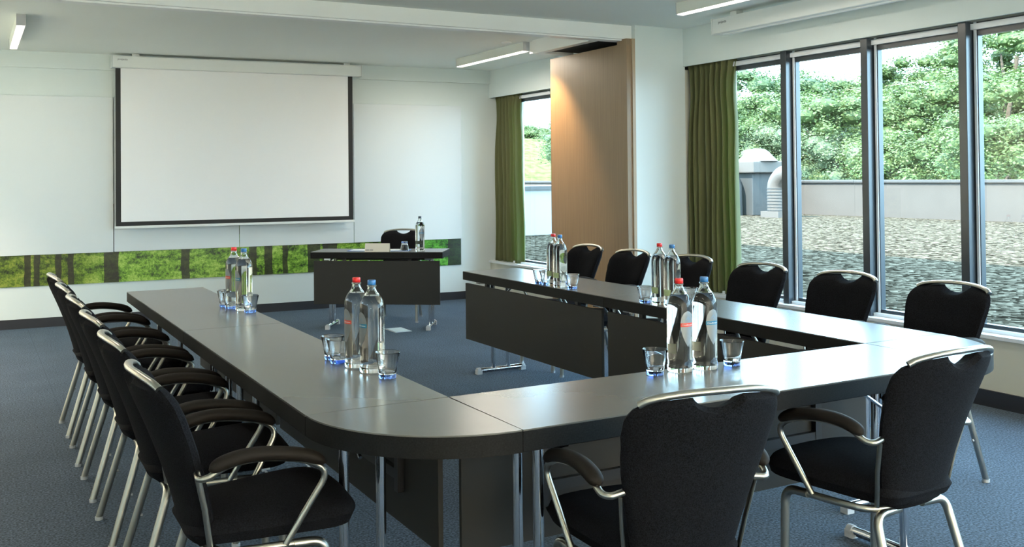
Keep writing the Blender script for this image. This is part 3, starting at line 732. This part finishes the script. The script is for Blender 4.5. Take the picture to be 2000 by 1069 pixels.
# name card, folders
c1 = dfl+dx*.64+dn*.045
nc = root('name_card', 'cream folded name card standing on the presenter desk', 'name card', (c1.x, c1.y, TZ), DR)
bm = new_bm()
for s in (-1, 1):
    vs = [bm.verts.new(p) for p in ((-.118, s*.028, 0), (.118, s*.028, 0), (.118, 0, .078), (-.118, 0, .078), (-.118, s*.028+.001, 0), (.118, s*.028+.001, 0), (.118, .001, .079), (-.118, .001, .079))]
    for f in ((0, 1, 2, 3), (7, 6, 5, 4), (0, 4, 5, 1), (2, 6, 7, 3), (1, 5, 6, 2), (0, 3, 7, 4)): bm.faces.new([vs[i] for i in f])
obj('card', bm, card_m, nc)
bm = new_bm()
x = -.108
for wd in (.008, .008, .010, .007, 0, .008, .009, .007, .009):     # unreadable small print
    if wd: box(bm, x, x+wd-.002, -.0262, -.0242, .0125, .0195)
    x += max(wd, .006)
bmesh.ops.rotate(bm, verts=bm.verts, cent=(0, -.022, .015), matrix=Matrix.Rotation(-.344, 3, 'X')); obj('lettering', bm, ink, nc)
for k, (u, v, w_, lab) in enumerate(((.48, .20, .30, 'blue folder lying behind the name card, left'), (.80, .20, .24, 'blue folder with white sheet lying behind the name card, right'))):
    p = dfl+dx*u+dn*v
    f_ = root('folder', lab, 'folder', (p.x, p.y, TZ), DR+.05*k, 'blue folders on the presenter desk')
    bx('cover', -w_/2, w_/2, -.10, .10, 0, .004, blue_f, f_)
    bx('sheet', -w_/2+.02, w_/2-.02, -.08, .09, .004, .0055, white, f_)

# floor outlets
def floor_box(x, y, rz, lab, w=.17, d=.26, lid=None):
    f = root('floor_outlet', lab, 'floor outlet', (x, y, 0), rz)
    bm = new_bm(); box(bm, -w/2, w/2, -d/2, d/2, 0, .004); obj('frame', bm, capm, f, bevel=.001)
    bx('lid', -w/2+.012, w/2-.012, -d/2+.012, d/2-.012, .004, .006, lid or chrome, f)
floor_box(3.56, 8.48, 0, 'square metal floor outlet lid beside the presenter desk legs')
floor_box(1.38, 4.82, 0, 'carpet-topped floor outlet with a thin metal frame beneath the left table', .22, .28, carpet)

# ---------------------------------------------------------------- outside
GZ = .20
struct(bx('ground_roof_gravel', 5.95, 23.2, -25, 90, GZ-.3, GZ, gravel_m))
bm = new_bm(); box(bm, XW+.25, 5.95, -16, 60, -6, .38); box(bm, XW+.25, 5.95, -16, 60, 2.42, 7.65); box(bm, -10, XW+.25, -16, 60, 2.95, 7.65)
struct(obj('wall_facade', bm, facade_m))
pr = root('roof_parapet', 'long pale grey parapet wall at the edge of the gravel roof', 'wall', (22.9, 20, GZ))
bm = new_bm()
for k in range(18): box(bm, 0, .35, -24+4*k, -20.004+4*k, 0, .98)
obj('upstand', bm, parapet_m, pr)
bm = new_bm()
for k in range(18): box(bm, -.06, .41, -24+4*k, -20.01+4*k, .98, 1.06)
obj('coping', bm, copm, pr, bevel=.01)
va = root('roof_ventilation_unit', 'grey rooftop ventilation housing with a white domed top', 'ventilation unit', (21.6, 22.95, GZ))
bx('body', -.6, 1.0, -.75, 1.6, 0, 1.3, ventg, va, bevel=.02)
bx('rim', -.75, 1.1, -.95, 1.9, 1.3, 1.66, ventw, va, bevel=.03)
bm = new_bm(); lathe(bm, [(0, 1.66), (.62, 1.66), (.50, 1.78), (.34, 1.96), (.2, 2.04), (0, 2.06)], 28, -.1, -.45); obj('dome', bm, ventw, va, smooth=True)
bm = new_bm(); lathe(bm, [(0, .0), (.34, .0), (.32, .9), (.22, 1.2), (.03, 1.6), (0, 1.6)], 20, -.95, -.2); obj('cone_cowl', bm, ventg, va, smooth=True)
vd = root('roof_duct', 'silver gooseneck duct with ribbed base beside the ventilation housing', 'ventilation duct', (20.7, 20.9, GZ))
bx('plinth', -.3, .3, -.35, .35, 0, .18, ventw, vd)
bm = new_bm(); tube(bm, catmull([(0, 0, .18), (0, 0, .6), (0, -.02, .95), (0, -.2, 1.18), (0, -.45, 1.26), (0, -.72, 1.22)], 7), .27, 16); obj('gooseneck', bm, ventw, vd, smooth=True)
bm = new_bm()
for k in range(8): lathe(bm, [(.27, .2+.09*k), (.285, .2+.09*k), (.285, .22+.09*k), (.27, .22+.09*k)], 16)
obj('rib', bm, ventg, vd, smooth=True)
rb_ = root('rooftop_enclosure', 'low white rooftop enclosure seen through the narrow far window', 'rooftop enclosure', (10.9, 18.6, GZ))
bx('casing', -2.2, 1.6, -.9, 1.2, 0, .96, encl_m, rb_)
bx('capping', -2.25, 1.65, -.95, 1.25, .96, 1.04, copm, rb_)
# grass bank behind the parapet
bm = new_bm(); NU, NV = 40, 14; g = []
for j in range(NV+1):
    row = []
    for i in range(NU+1):
        x = 26+j*3.6; y = -30+i*4.2
        row.append(bm.verts.new((x, y, min(3.8, -2.2+max(0, (j-1))*.34+(max(0, y-34)*.30))+.25*sin(i*1.3+j))))
    g.append(row)
for j in range(NV):
    for i in range(NU): bm.faces.new((g[j][i], g[j][i+1], g[j+1][i+1], g[j+1][i]))
struct(obj('ground_bank', bm, grass_m, smooth=True))
# trees
def crown_mesh(name, seed, nleaf, ma, lobes, size):
    rnd = random.Random(seed); bm = new_bm()
    L = []
    for _ in range(lobes):
        a = rnd.uniform(0, 2*pi); z = rnd.uniform(-.95, .85); q = rnd.uniform(.45, 1)**.5
        rr = .82*q*max(0, 1-z*z)**.5
        L.append((Vector((rr*cos(a), rr*sin(a), z*.85)), rnd.uniform(.13, .27)))
    for c, s in L:                                    # inner mass of each lobe
        res = bmesh.ops.create_icosphere(bm, subdivisions=2, radius=s*.52)
        for v in res['verts']:
            v.co = v.co*(1+rnd.uniform(-.12, .12))+c
    for k in range(nleaf):
        c, s = L[rnd.randrange(len(L))]
        d = Vector((rnd.gauss(0, 1), rnd.gauss(0, 1), rnd.gauss(0, 1)+.25)).normalized()
        p = c+d*s*rnd.uniform(.55, 1.2)
        n = (d+Vector((rnd.gauss(0, .6), rnd.gauss(0, .6), rnd.gauss(0, .6)+.4))).normalized()
        t = n.orthogonal().normalized(); t.rotate(Matrix.Rotation(rnd.uniform(0, 6.28), 3, n)); b_ = n.cross(t); q = size*rnd.uniform(.6, 1.3)
        bm.faces.new([bm.verts.new(p+t*q*u+b_*q*v*.55) for u, v in ((-1, 0), (0, -1), (1, 0), (0, 1))])
    me = bpy.data.meshes.new(name); bm.to_mesh(me); bm.free(); me.materials.append(ma)
    return me
crowns = [crown_mesh('crown_a', 1, 26000, leafA, 70, .021), crown_mesh('crown_b', 2, 26000, leafB, 80, .020), crown_mesh('crown_c', 3, 26000, leafC, 70, .018), crown_mesh('crown_d', 5, 26000, leafA, 90, .019)]
bm = new_bm(); tube(bm, [(0, 0, -2), (.03, 0, -1), (0, .04, -.2), (.05, 0, .3)], .05, 8, rfun=lambda t: 1-.6*t); 
tube(bm, [(0, 0, -.6), (.2, .1, 0), (.35, .1, .4)], .025, 6, rfun=lambda t: 1-.6*t); tube(bm, [(0, 0, -.7), (-.2, -.15, -.1), (-.3, -.3, .4)], .025, 6, rfun=lambda t: 1-.6*t)
trunk_me = bpy.data.meshes.new('trunk'); bm.to_mesh(trunk_me); bm.free(); trunk_me.materials.append(bark)
kinds = [('fresh green', 'deciduous_tree'), ('deep green', 'deciduous_tree'), ('silvery green', 'leafy_shrub'), ('fresh green', 'deciduous_tree')]
def tree(x, y, zc, rx, rz_, k, lab):
    r = root(kinds[k][1], lab, 'tree' if k != 2 else 'shrub', (x, y, zc), random.uniform(0, 6.28), 'trees beyond the gravel roof')
    f = bpy.data.objects.new('foliage', crowns[k]); COL.objects.link(f); f.parent = r; f.scale = (rx, rx, rz_)
    t_ = bpy.data.objects.new('trunk', trunk_me); COL.objects.link(t_); t_.parent = r; t_.scale = (rx, rx, rz_)
rnd = random.Random(11)
# back row: tall; mid row; front row: shrubs just past the parapet
idx = 0
words = ['by the far window', 'behind the narrow window gap', 'above the ventilation dome', 'behind the first window post', 'behind the second pane', 'behind the second window post', 'behind the third pane', 'behind the third window post', 'behind the last pane', 'at the right picture edge']
def skyline(az):            # wanted top height (tan of elevation) by azimuth
    # azimuth in rad from +Y
    pts = [(.40, .06), (.525, .060), (.57, .064), (.62, .085), (.70, .10), (.74, .105), (.79, .118), (.84, .112), (.88, .108), (.92, .118), (.95, .150), (1.05, .155), (1.3, .14)]
    for (a, h), (b_, k) in zip(pts[:-1], pts[1:]):
        if az <= b_: return h+(k-h)*(az-a)/(b_-a)
    return .13
rows = [(50, 5.2, 2.6, (0, 1, 3), 1.0, 'tall'), (41, 4.2, 2.3, (3, 0, 3), .78, 'mid-height'), (33, 3.2, 1.9, (2, 0, 2), .46, 'low')]
ords = ['first', 'second', 'third', 'fourth', 'fifth', 'sixth', 'seventh', 'eighth', 'ninth', 'tenth', 'eleventh', 'twelfth', 'thirteenth', 'fourteenth', 'fifteenth', 'sixteenth', 'seventeenth', 'eighteenth', 'nineteenth', 'twentieth']
for D, rx, rzz, ks, hf, nm in rows:
    az = .44; n = 0
    while az < 1.18:
        d = max(D*rnd.uniform(.95, 1.05), (24.2+rx)/sin(az)*rnd.uniform(1, 1.04))
        if az < .60 and D < 50: az += .05; continue
        if az < .60: d = 82
        top = CAMZ+d*skyline(az)*hf*rnd.uniform(.88, 1.06)
        k = ks[rnd.randrange(3)]; s = rnd.uniform(.85, 1.1)
        tree(d*sin(az), d*cos(az), top-rzz*s*1.05, rx*s*.85, rzz*s, k, '%s %s %s beyond the parapet, %s from the left in its row' % (nm, kinds[k][0], 'shrub' if k == 2 else 'tree', ords[min(n, 19)]))
        az += rx*(.4 if az < .6 else .72)/d*rnd.uniform(.85, 1.1); n += 1
